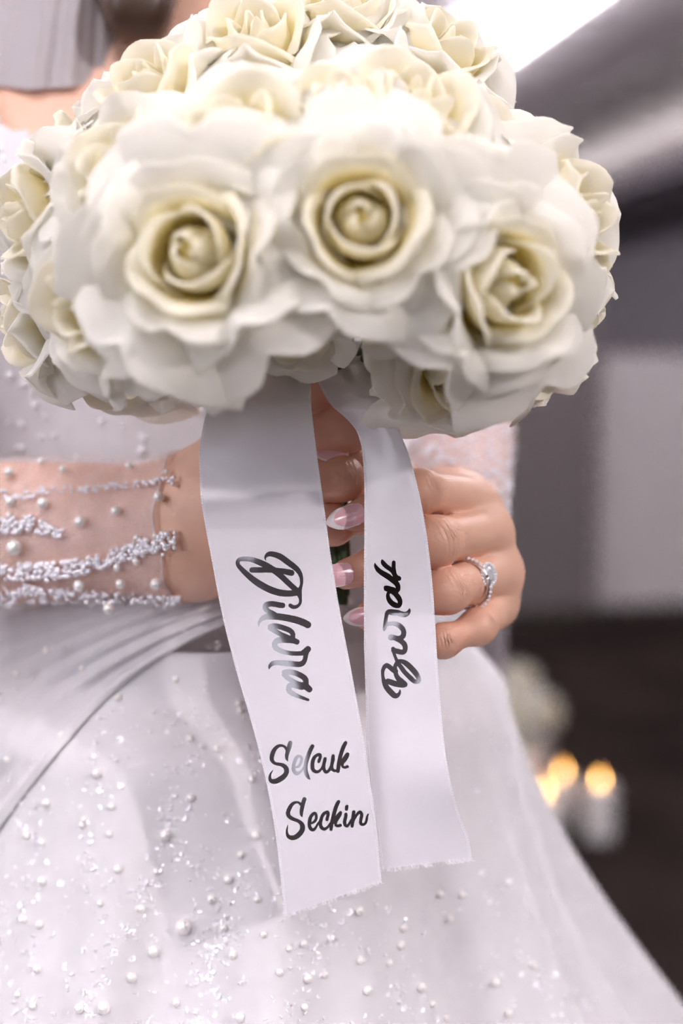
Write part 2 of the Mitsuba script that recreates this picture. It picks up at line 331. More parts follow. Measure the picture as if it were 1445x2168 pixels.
def sd_coarse(p):
    d = sd_torso(p)
    d = smin(d, cap(p, RSH, relb, .043, .031), .03); d = smin(d, cap(p, LSH, lelb, .043, .031), .03)
    h = ell(p, HEAD, (.072, .088, .105)); h = smin(h, ell(p, HEAD + np.array([0, -.03, -.06]), (.05, .055, .05)), .03)
    h = smin(h, cap(p, HEAD + [0, -.082, .01], HEAD + [0, -.098, -.022], .008, .011), .012)          # nose
    for s in (-1, 1):
        h = np.maximum(h, -(np.linalg.norm(p - (HEAD + [s * .031, -.094, .008]), axis=-1) - .014))    # eye sockets
        h = smin(h, np.linalg.norm(p - (HEAD + [s * .031, -.076, .008]), axis=-1) - .0125, .003)      # eyeballs under closed lids
        h = smin(h, ell(p, HEAD + [s * .074, .0, -.005], (.009, .018, .03)), .006)                    # ears
    h = smin(h, ell(p, HEAD + [0, -.083, -.052], (.022, .010, .006)), .006)                           # lips
    return smin(d, h, .03)

def bounds(pts, m):
    a = np.array(pts); return a.min(0) - m, a.max(0) + m
def skin_color(v, hand=None):
    c = np.tile(np.array([.66, .395, .285]), (len(v), 1))
    c *= (1 + .10 * (meshkit.fbm(v * 160, 3, 3) - .5))[:, None]
    if hand:
        for n, ch in hand.items():
            for q, r in ch[1:]:
                w = np.exp(-(np.linalg.norm(v - q, axis=1) / .011) ** 2)[:, None]
                c = c * (1 - w * .55) + np.array([.60, .29, .20]) * w * .55
    return c
pieces = []
lo, hi = bounds([j[0] for ch in LH.values() for j in ch] + [j[0] for j in LTHUMB + LWRIST], .024); hi = hi + [0, .05, 0]
m1 = nets(sd_left, lo, hi, .0011); c1 = skin_color(m1.vertices, {**LH, 'thumb': LTHUMB})
lo, hi = bounds([j[0] for ch in RH.values() for j in ch] + [j[0] for j in RTHUMB + RWRIST], .022); lo = lo - [.075, 0, 0]
m2 = nets(sd_right, lo, hi, .0011); c2 = skin_color(m2.vertices, RH)
lo, hi = bounds([RWRIST[0][0] + RT * -.03, RWRIST[1][0] + RT * -.03, RELBOW[0][0], RELBOW[1][0]], .04)
m3 = nets(sd_right_arm, lo, hi, .004); c3 = skin_color(m3.vertices)
lo, hi = bounds([LWRIST[0][0] + FW * .02, LWRIST[1][0] + FW * .02, LELBOW[0][0], LELBOW[1][0]], .04)
m4 = nets(lambda p: np.maximum(sd_left_arm(p), -(np.linalg.norm(p - LWRIST[0][0], axis=-1) - .02)), lo, hi, .004); c4 = skin_color(m4.vertices)
lo, hi = bounds([RSH, LSH, relb, lelb, HEAD + [0, 0, .02], TC - [0, 0, .06]], .12)
m5 = nets(sd_coarse, lo, hi, .007); c5 = skin_color(m5.vertices)
for ch in list(LH.values()) + list(RH.values()):
    for i in (1, 2):
        a = unit(ch[i + 1][0] - ch[i - 1][0]); s = unit(np.cross(a, FW)); JOINTS.append((ch[i][0], a, s, ch[i][1] / .008))
body = join([m1, m2, m3, m4, m5]); vis = np.vstack([c1, c2, c3, c4, c5])
person = thing('person', 'bride in a white beaded gown holding the rose bouquet with both hands', 'person')
obj('body', mikit.ply(body, 'm_skin', smooth=True, color=vis), person)
# hair: a swept mass with a lock that reaches the top of the frame
def sd_hair(p):
    d = ell(p, HEAD + [0, .02, .025], (.086, .094, .105))
    d = np.maximum(d, -ell(p, HEAD + [0, -.075, -.02], (.062, .075, .085)))
    d = smin(d, cap(p, HEAD + [-.06, .03, 0], P(290, -150, .665), .03, .028), .03)
    d = smin(d, cap(p, P(290, -150, .665), P(290, 14, .630), .028, .017), .02)
    return d + .0012 * np.sin(p[..., 0] * 900 + 40 * p[..., 2])
lo, hi = bounds([HEAD, P(310, -20, .70)], .13)
obj('hair', mikit.ply(nets(sd_hair, lo, hi, .005), 'm_hair', smooth=True), person, 'dark brown hair at the top edge')

# nails: px base, px tip, depths, width mm, tilt of the face (right, up, toward)
def nail(base, tip, width, nrm, tipfrac, lab):
    a, b = np.asarray(base), np.asarray(tip); ax = b - a; L = np.linalg.norm(ax); ax = ax / L
    n = unit(np.asarray(nrm) - ax * (np.asarray(nrm) @ ax)); s = np.cross(n, ax)
    nu, nv = 29, 19
    def almond(t0, t1, inset, lift, power):
        q = np.linspace(0, 1, nu)[:, None]; u = np.linspace(-1, 1, nv)[None]; t = t0 + (t1 - t0) * q
        w = (width / 2 - inset) * np.where(q < .2, np.sqrt(np.clip(1 - ((.2 - q) / .2) ** 2, 0, 1)) * .97 + .03, np.where(q < .5, 1.0, np.cos(np.clip((q - .5) / .5, 0, 1) * math.pi / 2) ** power * .97 + .03))
        x = w * u; arch = .00135 * (1 - (x / (width / 2)) ** 2) - .0018 * (t - .4) ** 2 + lift
        return a + ax * (t * L)[..., None] + s * x[..., None] + n * arch[..., None]
    k = key_of('nail', person); tag(k, lab)
    v, f = sheet(almond(0, tipfrac[0] + .06, .0003, .00016, .50), .0004); scene[k] = mikit.ply((v, f), 'm_nail', smooth=40)
    v, f = sheet(almond(.08, 1, 0, 0, .66), .0005); obj('tip', mikit.ply((v, f), 'm_nail_tip', smooth=40), k, 'white nail tip')
NL = []
nail(P(772, 1082, .5115), P(690, 1110, .5095), .0079, V(-.05, .15, 1), (.74, .1), 'pale pink almond nail pointing left between the ribbons')
nail(P(748, 1211, .5110), P(662, 1229, .5115), .0082, V(.02, .2, 1), (.78, .1), 'pale pink nail half behind the left ribbon')
nail(P(806, 1300, .5165), P(726, 1311, .5165), .0066, V(0, .15, 1), (.80, .1), 'pale pink nail at the lower gap between the ribbons')
nail(P(738, 960, .5215), P(664, 966, .5195), .0062, V(-.1, .55, .8), (.85, .1), 'pale lilac nail seen edge-on between the fingers')

# ---------------------------------------------------------------- gown
def neckline(p):                       # > 0 above the off-shoulder neckline
    x = p[..., 0] - chest[0]; z = p[..., 2]
    base = P(CX, 318, .66)[2]
    return z - (base + .050 * smooth01((-x - .02) / .055) + .03 * smooth01((x - .04) / .10))
lo, hi = bounds([RSH, LSH, TC - [0, 0, .02]], .11)
bod = nets(lambda p: sd_torso(p) - .004, lo, hi, .007)
fc = bod.vertices[bod.faces].mean(1); keep = (neckline(fc) < 0) & (fc[:, 2] > TC[2] - .01)
bod = trimesh.Trimesh(bod.vertices, bod.faces[keep], process=False); bod.remove_unreferenced_vertices()
bodice = obj('bodice', mikit.ply(bod, 'm_dress', smooth=True), person, 'white sparkling bodice')
# upper sleeves, opaque lace
def upper_sleeve(a, b):
    f = lambda p: cap(p, a, b, .047, .036)
    lo, hi = bounds([a, b], .06); m = nets(f, lo, hi, .006)
    fc = m.vertices[m.faces].mean(1); t = (fc - a) @ (b - a) / ((b - a) @ (b - a))
    m = trimesh.Trimesh(m.vertices, m.faces[(t > .08) & (t < 1.0)], process=False); m.remove_unreferenced_vertices(); return m
obj('upper_sleeve', mikit.ply(upper_sleeve(RSH, relb), 'm_dress', smooth=True), person)
obj('upper_sleeve', mikit.ply(upper_sleeve(LSH, lelb), 'm_dress', smooth=True), person)

def radial(f, a, b, ts, th, off, rmax=.06):
    """points where f = off on rays that leave the axis a-b at each (t, angle)"""
    ax = unit(b - a); M = frame(ax)
    dirs = np.cos(th)[..., None] * M[:, 0] + np.sin(th)[..., None] * M[:, 1]
    o = a + ts[..., None] * (b - a); l, h = np.zeros(ts.shape), np.full(ts.shape, rmax)
    for _ in range(22):
        m = (l + h) / 2; ins = f(o + dirs * m[..., None]) < off; l = np.where(ins, m, l); h = np.where(ins, h, m)
    return o + dirs * l[..., None], dirs
def net_sleeve(f, a, b, t0, t1, pitch, width, off, cuff):
    """sheer net: threads round the arm and along it, each a flat strand"""
    L = np.linalg.norm(b - a) * (t1 - t0); nr = int(L / pitch); nl = int(.165 / pitch); S = 72
    vs, fs, at = [], [], 0
    def strand(c, w):
        nonlocal at
        n = len(c); vs.append(np.vstack([c - w, c + w])); i = np.arange(n - 1)
        fs.append(tri(np.stack([i, i + 1, i + 1 + n, i + n], 1)) + at); at += 2 * n
    ax = unit(b - a)
    tt, aa = np.meshgrid(np.linspace(t0, t1, nr), np.linspace(0, 2 * math.pi, S), indexing='ij')
    ripple = .0006 * np.sin(aa * 7 + tt * 9) + .0005 * np.sin(tt * 60 + aa * 2)
    tt2 = tt + cuff * (np.sin(aa * 3 + 1) * .5 + np.sin(aa * 5)) * (1 - (tt - t0) / (t1 - t0)) ** 4
    pts, dirs = radial(f, a, b, tt2, aa, off); pts = pts + dirs * ripple[..., None]
    for i in range(nr): strand(pts[i], ax * width / 2)
    ths = np.linspace(0, 2 * math.pi, nl, endpoint=False); col = np.empty((nr, nl, 3))
    for i in range(nr):
        for k in range(3): col[i, :, k] = np.interp(ths, aa[i], pts[i, :, k])
    step = max(1, nr // 90); rows = np.unique(np.append(np.arange(0, nr, step), nr - 1))
    for j in range(nl):
        c = col[rows, j]; sd = np.cross(ax, unit(c[0] - (a + (b - a) * t0))) * width / 2; strand(c, sd)
    return trimesh.Trimesh(np.vstack(vs), np.vstack(fs), process=False), pts
RA, RB = (RWRIST[0][0] + RWRIST[1][0]) / 2, relb
sm, spts = net_sleeve(lambda p: sd_right(p), RA, RB, .012, .98, .00085, .00021, .0016, .006)
sleeve_r = thing('sleeve', 'sheer net sleeve with pearls and rows of beads', parent=person)
obj('net', mikit.ply(sm, 'm_tulle'), sleeve_r, kind='stuff')
obj('hem', mikit.ply(tube(spts[0], .00035, 6), 'm_tulle', smooth=True), sleeve_r, 'thin cuff edge')
LA, LB = (LWRIST[0][0] + LWRIST[1][0]) / 2, lelb
sm, lpts = net_sleeve(lambda p: sd_left_arm(p), LA, LB, .03, .98, .0010, .00055, .0022, .02)
sleeve_l = thing('sleeve', 'lace sleeve behind the ring hand', parent=person)
obj('net', mikit.ply(sm, 'm_tulle'), sleeve_l, kind='stuff')

PEARL = mikit.ply(trimesh.creation.icosphere(3, 1.0), 'm_pearl', smooth=True)
BEAD = trimesh.creation.icosphere(1, 1.0)
def pearl(p, r, parent, name='pearl'): return obj(name, placed(PEARL, p, s=r), parent)
def beads_mesh(pts, rad, squash=None):
    n = len(pts); v = BEAD.vertices[None] * np.asarray(rad)[:, None, None]
    if squash is not None: v = v * squash[:, None, :]
    v = v + np.asarray(pts)[:, None]; f = BEAD.faces[None] + (np.arange(n) * len(BEAD.vertices))[:, None, None]
    return trimesh.Trimesh(v.reshape(-1, 3), f.reshape(-1, 3), process=False)
fs = lambda p: sd_right(p) - .0017
# pearls on the sleeve: pixel x, y, radius in pixels
for x, y, r in ((36, 1158, 17), (95, 1068, 12.5), (25, 1065, 11), (173, 1105, 12.5), (250, 1083, 11), (340, 1054, 11), (335, 1231, 13), (258, 1231, 11), (170, 1234, 12.5), (232, 1282, 12),
                (277, 992, 9.5), (22, 1005, 11), (135, 998, 8.5), (88, 982, 8.5), (355, 1001, 6), (21, 1092, 7), (293, 1139, 8), (292, 1187, 8.5), (251, 1199, 8.5), (190, 1181, 7), (331, 1134, 6.5), (325, 1023, 6), (173, 1037, 6)):
    q, hit = march(fs, [x], [y], .45, .60)
    if not hit[0]: q = P([x], [y], .548)
    g = grad(fs, q)[0]; rr = r / FOC * .54
    pearl(q[0] + g * rr * .75, rr, sleeve_r)
def trail(pts, thick, n, r0, r1):
    p = np.array(pts, float); s = np.linspace(0, 1, len(p)); cs = PchipInterpolator(s, p)
    t = rng.random(n); c = cs(t); w = np.interp(t, s, thick)
    return c[:, 0] + rng.normal(0, .3, n) * 8, c[:, 1] + (rng.random(n) - .5) * w, rng.uniform(r0, r1, n)
rows = [([(-60, 1052), (0, 1049), (62, 1050), (97, 1040), (173, 1037), (242, 1031), (294, 1028), (329, 1021), (373, 1021)], [16, 16, 15, 14, 13, 12, 12, 14, 16], 130, 2.4, 5.2),
        ([(-60, 1118), (0, 1115), (35, 1111), (69, 1111), (97, 1121), (137, 1130)], [38, 36, 34, 34, 28, 16], 170, 2.4, 6),
        ([(-60, 1206), (0, 1208), (52, 1208), (104, 1208), (156, 1201), (194, 1194), (242, 1177), (287, 1166), (329, 1149), (374, 1140)], [34, 34, 34, 36, 34, 32, 34, 32, 36, 40], 400, 2.4, 6.6),
        ([(-60, 1270), (0, 1266), (52, 1252), (104, 1260), (156, 1260), (208, 1263), (277, 1266), (346, 1268), (380, 1266)], [36, 36, 34, 32, 28, 26, 24, 18, 10], 320, 2.2, 6)]
for pts, thick, n, r0, r1 in rows:
    x, y, r = trail(pts, thick, n, r0, r1); q, hit = march(fs, x, y, .45, .62); q[~hit] = P(x[~hit], y[~hit], .552)
    g = grad(fs, q); rr = r / FOC * .54; g[~hit] = -FW
    obj('bead_row', mikit.ply(beads_mesh(q + g * (rr * rng.uniform(.5, 1.6, n))[:, None], rr), 'm_bead', smooth=True), sleeve_r, 'dense row of tiny white beads', kind='stuff')
# crystal cluster at the cuff
for x, y, r in ((347, 1150, 6), (338, 1157, 5), (352, 1162, 5), (365, 1147, 6), (346, 1128, 5), (372, 1138, 5), (347, 1173, 4.5), (331, 1135, 5)):
    q, hit = march(fs, [x], [y], .45, .62); g = grad(fs, q)[0]; rr = r / FOC * .54
    ico = trimesh.creation.icosphere(1, 1.0); obj('crystal', placed(mikit.ply(ico, 'm_halo'), q[0] + g * rr, s=rr), sleeve_r)
# cuff beads behind the ring hand
fl = lambda p: sd_left_arm(p) - .003
for i, (x, y, r, d) in enumerate(((1058, 1152, 9, .585), (1066, 1168, 9, .583), (1069, 1186, 11, .58), (1074, 1204, 10, .578), (1071, 1222, 9, .576), (1040, 1085, 7, .6), (1052, 1120, 8, .59), (1020, 1040, 7, .605))):
    pearl(P(x, y, d), r / FOC * d, sleeve_l)
pearl(P(976, 991, .62), .0022, sleeve_l)
n = 500; tt = rng.uniform(.04, .9, n); th = rng.uniform(0, 2 * math.pi, n); q, dd = radial(sd_left_arm, LA, LB, tt, th, .003)
obj('bead_row', mikit.ply(beads_mesh(q, rng.uniform(.0006, .0015, n)), 'm_bead', smooth=True), sleeve_l, 'scattered white lace beads', kind='stuff')

# skirt: a bell round the axis under the waist, with soft folds
def skirt_r(th, z):
    h = np.maximum(TC[2] - z, -.02)
    k = np.minimum(h, .2); e = np.maximum(h - .2, 0)
    r = .116 + .06 * k + 1.7 * k ** 2 + .45 * e + .0435 * (1 - np.exp(-e / .15)) + .016 * smooth01(h / .03)
    folds = smooth01(h / .22) * (.010 * np.sin(9 * th + 6 * h) + .006 * np.sin(17 * th + 1.3 - 4 * h) + .003 * np.sin(31 * th + 9 * h))
    return r + folds * (1 + h)
def skirt_p(th, z):
    r = skirt_r(th, z); return np.stack([TC[0] + r * np.cos(th), TC[1] + 1.27 * r * np.sin(th), z + 0 * r], -1)
def sd_skirt(p):
    x, y = p[..., 0] - TC[0], (p[..., 1] - TC[1]) / 1.27
    return (np.hypot(x, y) - skirt_r(np.arctan2(y, x), p[..., 2])) * .75
ths = np.linspace(0, 2 * math.pi, 421); zs = TC[2] + .015 - np.linspace(0, 1, 120) ** 1.25 * (TC[2] + .013)
G = skirt_p(*np.meshgrid(ths, zs, indexing='ij'))
skirt = key_of('skirt', person); tag(skirt, 'full white beaded skirt')
v, f = sheet(G[:, ::-1], .0008); scene[skirt] = mikit.ply((v, f), 'm_dress', smooth=50)
# overskirt panel: smooth tulle with pleats, its edge sweeping down to the left from the waist
edge = np.array([(600, 1275), (470, 1325), (330, 1400), (240, 1470), (160, 1555), (80, 1650), (20, 1730), (-60, 1850), (-160, 2010), (-260, 2200)], float)
es = PchipInterpolator(np.linspace(0, 1, len(edge)), edge)
tv = np.linspace(0, 1, 90); uu = np.linspace(0, 1, 60)
E = es(tv)
GX = E[:, None, 0] - uu[None] * (140 + 620 * tv[:, None] ** .8) ; GY = E[:, None, 1] - uu[None] * (60 + 150 * tv[:, None])
hitp, hit = march(lambda p: sd_skirt(p) - .0004, GX.ravel(), GY.ravel(), .40, .95)
bad = ~hit; hitp[bad] = P(GX.ravel()[bad], GY.ravel()[bad], .70)
nrm = grad(lambda p: sd_skirt(p), hitp, 2e-3); nrm[bad] = -FW
lift = (.0016 * np.sin(uu * 42 + .6) * np.exp(-uu * 2.2) + .0012 * np.sin(uu * 90) * np.exp(-uu * 6))[None] * np.ones((90, 1)) + .0012 * s01(uu / .10)[None]
GO = (hitp + nrm * lift.ravel()[:, None]).reshape(90, 60, 3)
ok = hit.reshape(90, 60)
v, f = sheet(GO, .0003); over = f[np.take(np.concatenate([ok.ravel(), ok.ravel()]), f).all(1)]
om = trimesh.Trimesh(v, over, process=False); om.remove_unreferenced_vertices()
obj('overskirt', mikit.ply(om, 'm_dress', smooth=50), person, 'smooth pleated tulle layer sweeping to the left')

# pearls on the skirt that the photograph shows: px, py, radius px
SP = [(393, 1962, 16), (323, 2014, 11.6), (351, 1768, 11), (448, 1903, 8.5), (297, 1924, 8), (275, 2069, 10.5), (218, 2135, 13), (172, 2137, 10.5), (496, 2022, 8.5), (512, 2155, 10), (484, 1862, 9), (474, 1966, 8.5),
      (94, 1867, 9.5), (250, 1841, 8), (87, 1959, 8), (56, 1948, 7), (81, 2053, 8), (71, 2131, 7.5), (40, 2107, 7), (376, 2123, 8), (234, 1766, 7), (214, 1914, 7), (207, 1638, 9.5), (134, 1560, 8), (102, 1701, 8.5),
      (253, 1479, 8), (372, 1437, 7), (403, 1567, 7), (460, 1589, 8), (390, 1331, 7.5), (640, 2134, 8), (647, 2073, 10), (774, 2098, 10), (639, 1999, 8), (886, 2092, 10), (911, 2127, 7), (1047, 2082, 10), (1075, 2146, 8),
      (938, 2156, 7), (928, 1894, 8), (976, 1895, 8), (950, 1946, 8), (845, 2002, 9), (757, 1930, 9), (849, 1965, 8), (760, 2035, 8), (609, 2010, 7), (686, 2065, 7), (1124, 2045, 8), (60, 1770, 7), (92, 1785, 7), (176, 1747, 7),
      (405, 1688, 8), (238, 1708, 7), (181, 1735, 7), (505, 1490, 7), (508, 1507, 7), (532, 1650, 7), (540, 1770, 8), (510, 1810, 7), (330, 1845, 6), (545, 1905, 7), (558, 1980, 7), (590, 2060, 8), (700, 1990, 7), (820, 2040, 7)]
SP = np.array(SP, float); q, hit = march(sd_skirt, SP[:, 0], SP[:, 1], .40, 1.2); g = grad(sd_skirt, q, 1e-3)
for a, n_, r, h_ in zip(q, g, SP[:, 2], hit):
    if h_:
        rr = r / FOC * float((a - CAM) @ FW); pearl(a + n_ * rr * .8, rr, skirt)
for x, y, r in ((104, 1377, 8), (41, 1428, 8), (2, 1472, 9), (178, 1414, 7), (20, 1610, 7)):
    a, h_ = march(lambda p: sd_skirt(p) - .006, [x], [y], .4, 1.2)
    if h_[0]: pearl(a[0] + grad(sd_skirt, a, 1e-3)[0] * .0015, r / FOC * .56, skirt)
# sequins and crystals: streams over the net
streams = [([(400, 1480), (402, 1560), (398, 1640), (372, 1740), (345, 1830), (300, 1920), (240, 2030), (150, 2180)], 44, 150), ([(62, 1640), (62, 1800), (55, 1950), (58, 2180)], 40, 90),
           ([(440, 1800), (485, 1960), (440, 2060), (400, 2180)], 60, 130), ([(690, 1930), (650, 2040), (600, 2180)], 60, 70), ([(540, 1440), (550, 1600), (555, 1900)], 40, 60),
           ([(1010, 1830), (1080, 1960), (1150, 2080), (1200, 2180)], 70, 50), ([(800, 1920), (830, 2040), (850, 2180)], 80, 40), ([(230, 1500), (215, 1640), (190, 1760), (180, 1900)], 50, 60)]
sx, sy = [], []
for pts, w, n in streams:
    p = np.array(pts, float); cs = PchipInterpolator(np.linspace(0, 1, len(p)), p); t = rng.random(n); c = cs(t)
    sx.append(c[:, 0] + rng.normal(0, w * .5, n)); sy.append(c[:, 1] + rng.normal(0, 12, n))
n = 330; sx.append(rng.uniform(-40, 1350, n)); sy.append(1350 + 850 * rng.random(n) ** .7)
sx, sy = np.concatenate(sx), np.concatenate(sy)
q, hit = march(sd_skirt, sx, sy, .40, 1.25); g = grad(sd_skirt, q, 1e-3); q, g = q[hit], g[hit]
flat = np.array([(0, .10), (.28, .10), (.75, .0), (1, .12), (1, .16), (.75, .05), (.28, .15), (0, .15)], float)
ring = lathe([(.30, .10), (.72, .0), (1, .12), (1, .17), (.72, .06), (.30, .16), (.30, .10)], 14)
SEQ = mikit.ply(ring, 'm_sequin', smooth=30)
cyl = trimesh.creation.cylinder(1, 3.4, sections=7)
small = []
ns = 0
for a, n_ in zip(q, g):
    if ns < 290 and rng.random() < .36:
        nn = unit(n_ + rng.normal(0, .36, 3)); r = rng.uniform(.0007, .0016)
        obj('sequin', placed(SEQ, a + n_ * r * .25, frame(nn, rng.normal(0, 1, 3)), r), skirt); ns += 1
    else:
        for _ in range(rng.integers(1, 4)):
            m = cyl.copy(); r = rng.uniform(.00022, .00042); m.apply_scale(r)
            nn = unit(np.cross(n_, rng.normal(0, 1, 3))); M = np.eye(4); M[:3, :3] = frame(nn); M[:3, 3] = a + n_ * r + rng.normal(0, .0022, 3) * (1 - np.abs(n_))
            m.apply_transform(M); small.append(m)
obj('crystal', mikit.ply(join(small), 'm_halo', smooth=30), skirt, 'tiny crystal bugle beads', kind='stuff')
# glitter on the bodice
n = 1800; idx = rng.integers(0, len(bod.faces), n); cc = bod.vertices[bod.faces[idx]]; w = rng.dirichlet((1, 1, 1), n); q = (cc * w[..., None]).sum(1); g = bod.face_normals[idx]
obj('crystal', mikit.ply(beads_mesh(q + g * .0006, rng.uniform(.0007, .0020, n)), 'm_halo', smooth=True), bodice, 'sparkling beads of the bodice', kind='stuff')

# veil: the part over the shoulder at the upper left, and the fall behind the back
hx = np.linspace(0, 1, 70); vv = np.linspace(0, 1, 40)
hemx = np.interp(hx, [0, .15, .4, .7, .85, 1], [-120, -40, 60, 160, 215, 262]); hemy = np.interp(hx, [0, .15, .4, .7, .85, 1], [150, 176, 190, 184, 165, 120])
topx = np.interp(hx, [0, .2, 1], [40, 70, 262]); topy = -190 + 0 * hx
VX = hemx[:, None] * (1 - vv) + topx[:, None] * vv; VY = hemy[:, None] * (1 - vv) + topy[:, None] * vv
VD = .655 + .0012 * np.sin(hx * 26)[:, None] * (1 - .4 * vv) + .0005 * np.sin(hx * 71 + 1)[:, None] - .02 * np.sin(hx * math.pi)[:, None]
veil = thing('veil', 'sheer white veil over the shoulder at the upper left', parent=person)
v, f = sheet(P(VX, VY, VD), .0005); obj('layer', mikit.ply((v, f), 'm_veil', smooth=50), veil)
bx = np.linspace(0, 1, 120); by = np.linspace(0, 1, 30)
BX = 330 + bx[:, None] * (740 + 0 * by); BY = 230 + by[None] * (1500 + 0 * bx[:, None]); BDp = .93 + .018 * np.sin(bx * 55)[:, None] * (.4 + by) + .01 * np.sin(bx * 23 + 2)[:, None]
v, f = sheet(P(BX, BY, BDp), .0006); obj('layer', mikit.ply((v, f), 'm_veil', smooth=50), veil)

# ---------------------------------------------------------------- ring on the ring finger
(m0, _), (m1_, _) = LH['ring'][0], LH['ring'][1]
fa = unit(m1_ - m0); rc = P(988, 1238, .5305); dors = V(.80, .34, .50); dors = unit(dors - fa * (dors @ fa)); side = np.cross(fa, dors)
ringt = thing('ring', 'silver halo ring with an oval diamond on the ring finger', 'ring')
RR = .0092
t = np.linspace(0, 2 * math.pi, 65); loop = rc + RR * (np.cos(t)[:, None] * dors + np.sin(t)[:, None] * side)
obj('band', mikit.ply(tube(loop, .00075, 10), 'm_silver', smooth=True), ringt)
IC = mikit.ply(trimesh.creation.icosphere(1, 1.0), 'm_halo')
for s in (-1, 1):
    for i in range(9):
        a = s * (.42 + i * .17); o = rc + (RR + .0008) * (math.cos(a) * dors + math.sin(a) * side); obj('pave_stone', placed(IC, o, s=.00078), ringt)
face = V(.52, .12, .85); sc_ = P(1034, 1217, float((rc - CAM) @ FW) - .0035); FM = frame(face, UP)     # columns: right, up, face
def gem(n=16):
    ring_ = lambda r, z, ph=0: np.stack([r * np.cos(np.arange(n) * 2 * math.pi / n + ph), r * np.sin(np.arange(n) * 2 * math.pi / n + ph), np.full(n, z)], 1)
    pts = np.vstack([ring_(.58, .34), ring_(.85, .2, math.pi / n), ring_(1, .03), ring_(1, -.03), ring_(.55, -.45, math.pi / n), [[0, 0, -.8]]])
    return trimesh.convex.convex_hull(pts)
oval = np.array([.0025, .0034, .0030])
obj('diamond', placed(mikit.ply(gem(), 'm_diamond'), sc_, FM @ np.diag(oval)), ringt)
basket = lathe([(.1, -1.1), (.5, -1.0), (.98, -.15), (1.0, 0), (.9, -.1), (.45, -.9), (.1, -1.0)], 24)
obj('setting', placed(mikit.ply(basket, 'm_silver', smooth=40), sc_, FM @ np.diag(oval)), ringt)
for i in range(20):
    a = 2 * math.pi * i / 20; o = sc_ + FM @ np.array([math.cos(a) * .0031, math.sin(a) * .0041, .0]); obj('halo_stone', placed(IC, o, s=.00072), ringt)
low = min((rc + (RR + .0006) * (math.cos(a) * dors + math.sin(a) * side) for a in (-1.35, 1.35)), key=lambda q_: q_[2]); obj('halo_stone', placed(IC, low, s=.00085), ringt)

# ---------------------------------------------------------------- ribbons with lettering
def ribbon_surface(left, right, nv, nu, depth):
    """left, right: the ribbon's two edges from the knot down; depth(u, v)"""
    le, re = np.array(left, float), np.array(right, float)
    def arc(e, t):
        s = np.r_[0, np.cumsum(np.linalg.norm(np.diff(e, axis=0), axis=1))]; s /= s[-1]; return PchipInterpolator(s, e)(t)
    t = np.linspace(0, 1, nv); l, r = arc(le, t), arc(re, t); u = np.linspace(0, 1, nu)
    px = l[:, None] * (1 - u[None, :, None]) + r[:, None] * u[None, :, None]
    d = depth(u[None], t[:, None], px[..., 0], px[..., 1]); return px, d
def make_ribbon(left, right, depth, label, fray_seed):
    px, d = ribbon_surface(left, right, 180, 34, depth)
    k = thing('ribbon', label, 'ribbon', 'satin ribbons of the bouquet')
    G = P(px[..., 0], px[..., 1], d); v, f = sheet(G, .00022)
    obj('band', mikit.ply((v, f), 'm_satin', smooth=50), k)
    # picot stitches along both edges
    st = []
    for e in (0, -1):
        c = G[:, e]; s = np.r_[0, np.cumsum(np.linalg.norm(np.diff(c, axis=0), axis=1))]; n = int(s[-1] / .0010)
        q = np.stack([np.interp(np.linspace(0, s[-1], n), s, c[:, i]) for i in range(3)], 1)
        ins = np.stack([np.interp(np.linspace(0, s[-1], n), s, (G[:, 1 if e == 0 else -2] - c)[:, i]) for i in range(3)], 1)
        st.append(beads_mesh(q + unit(ins) * .0002, np.full(n, .00034), np.tile([1.0, .6, .72], (n, 1))))
        st.append(tube(q + unit(ins) * .0008 - FW * .00010, .00011, 5))
    obj('stitched_edge', mikit.ply(join(st), 'm_thread', smooth=True), k, kind='stuff')
    r2 = np.random.default_rng(fray_seed); fr = []
    lo_ = G[-1]; dn = unit(G[-1] - G[-6])
    for i in range(90):
        u = r2.random() * (lo_.shape[0] - 1); a = lo_[int(u)] * (1 - u % 1) + lo_[int(u) + 1] * (u % 1); L = r2.uniform(.0006, .0026)
        side_ = unit(lo_[-1] - lo_[0]); b = a + dn[int(u)] * L * .6 + side_ * r2.normal(.2, .6) * L - FW * r2.uniform(0, .0006); fr.append(tube([a - dn[int(u)] * .001, (a + b) / 2 + side_ * .0002, b], .00008, 4))
    obj('frayed_thread', mikit.ply(join(fr), 'm_thread'), k, 'loose threads at the cut end', kind='stuff')
    return k, px, d
def depth_a(u, v, x, y):
    fold = .0016 * np.exp(-((y - 1052 + (x - 540) * .08) / 16) ** 2)
    return .4985 - .0045 * np.sin(np.clip((y - 790) / 330, 0, 1) * math.pi) - .0050 * s01((900 - y) / 140) * 0 + .020 * s01((860 - y) / 110) - fold * .8 \
        + .012 * s01((560 - x) / 150) * s01((960 - y) / 150) - .0016 * np.cos((u - .45) * 3.0) + .0016 * np.sin((y - 1100) / 150 + u * 1.4) * s01((y - 1100) / 200)
def depth_b(u, v, x, y):
    return .5035 + .016 * s01((880 - y) / 120) + .0035 * np.cos(u * 3.1 + .5) * s01((1150 - y) / 250) - .0035 * np.sin(np.clip((y - 880) / 420, 0, 1) * math.pi) * (.5 + u) \
        + .0022 * np.sin((y - 1150) / 130 + u * 2.2) * s01((y - 1100) / 200) - .004 * np.exp(-((y - 1650) / 90) ** 2) * u
A_L = [(560, 764), (505, 800), (448, 850), (429, 906), (422, 965), (424, 1040), (434, 1110), (447, 1180), (470, 1300), (500, 1420), (535, 1540), (560, 1640), (580, 1745), (592, 1840), (601, 1939)]
A_R = [(652, 752), (657, 805), (658, 854), (664, 910), (670, 961), (684, 1062), (701, 1186), (722, 1310), (745, 1430), (768, 1560), (785, 1670), (797, 1760), (803, 1830), (807, 1866)]
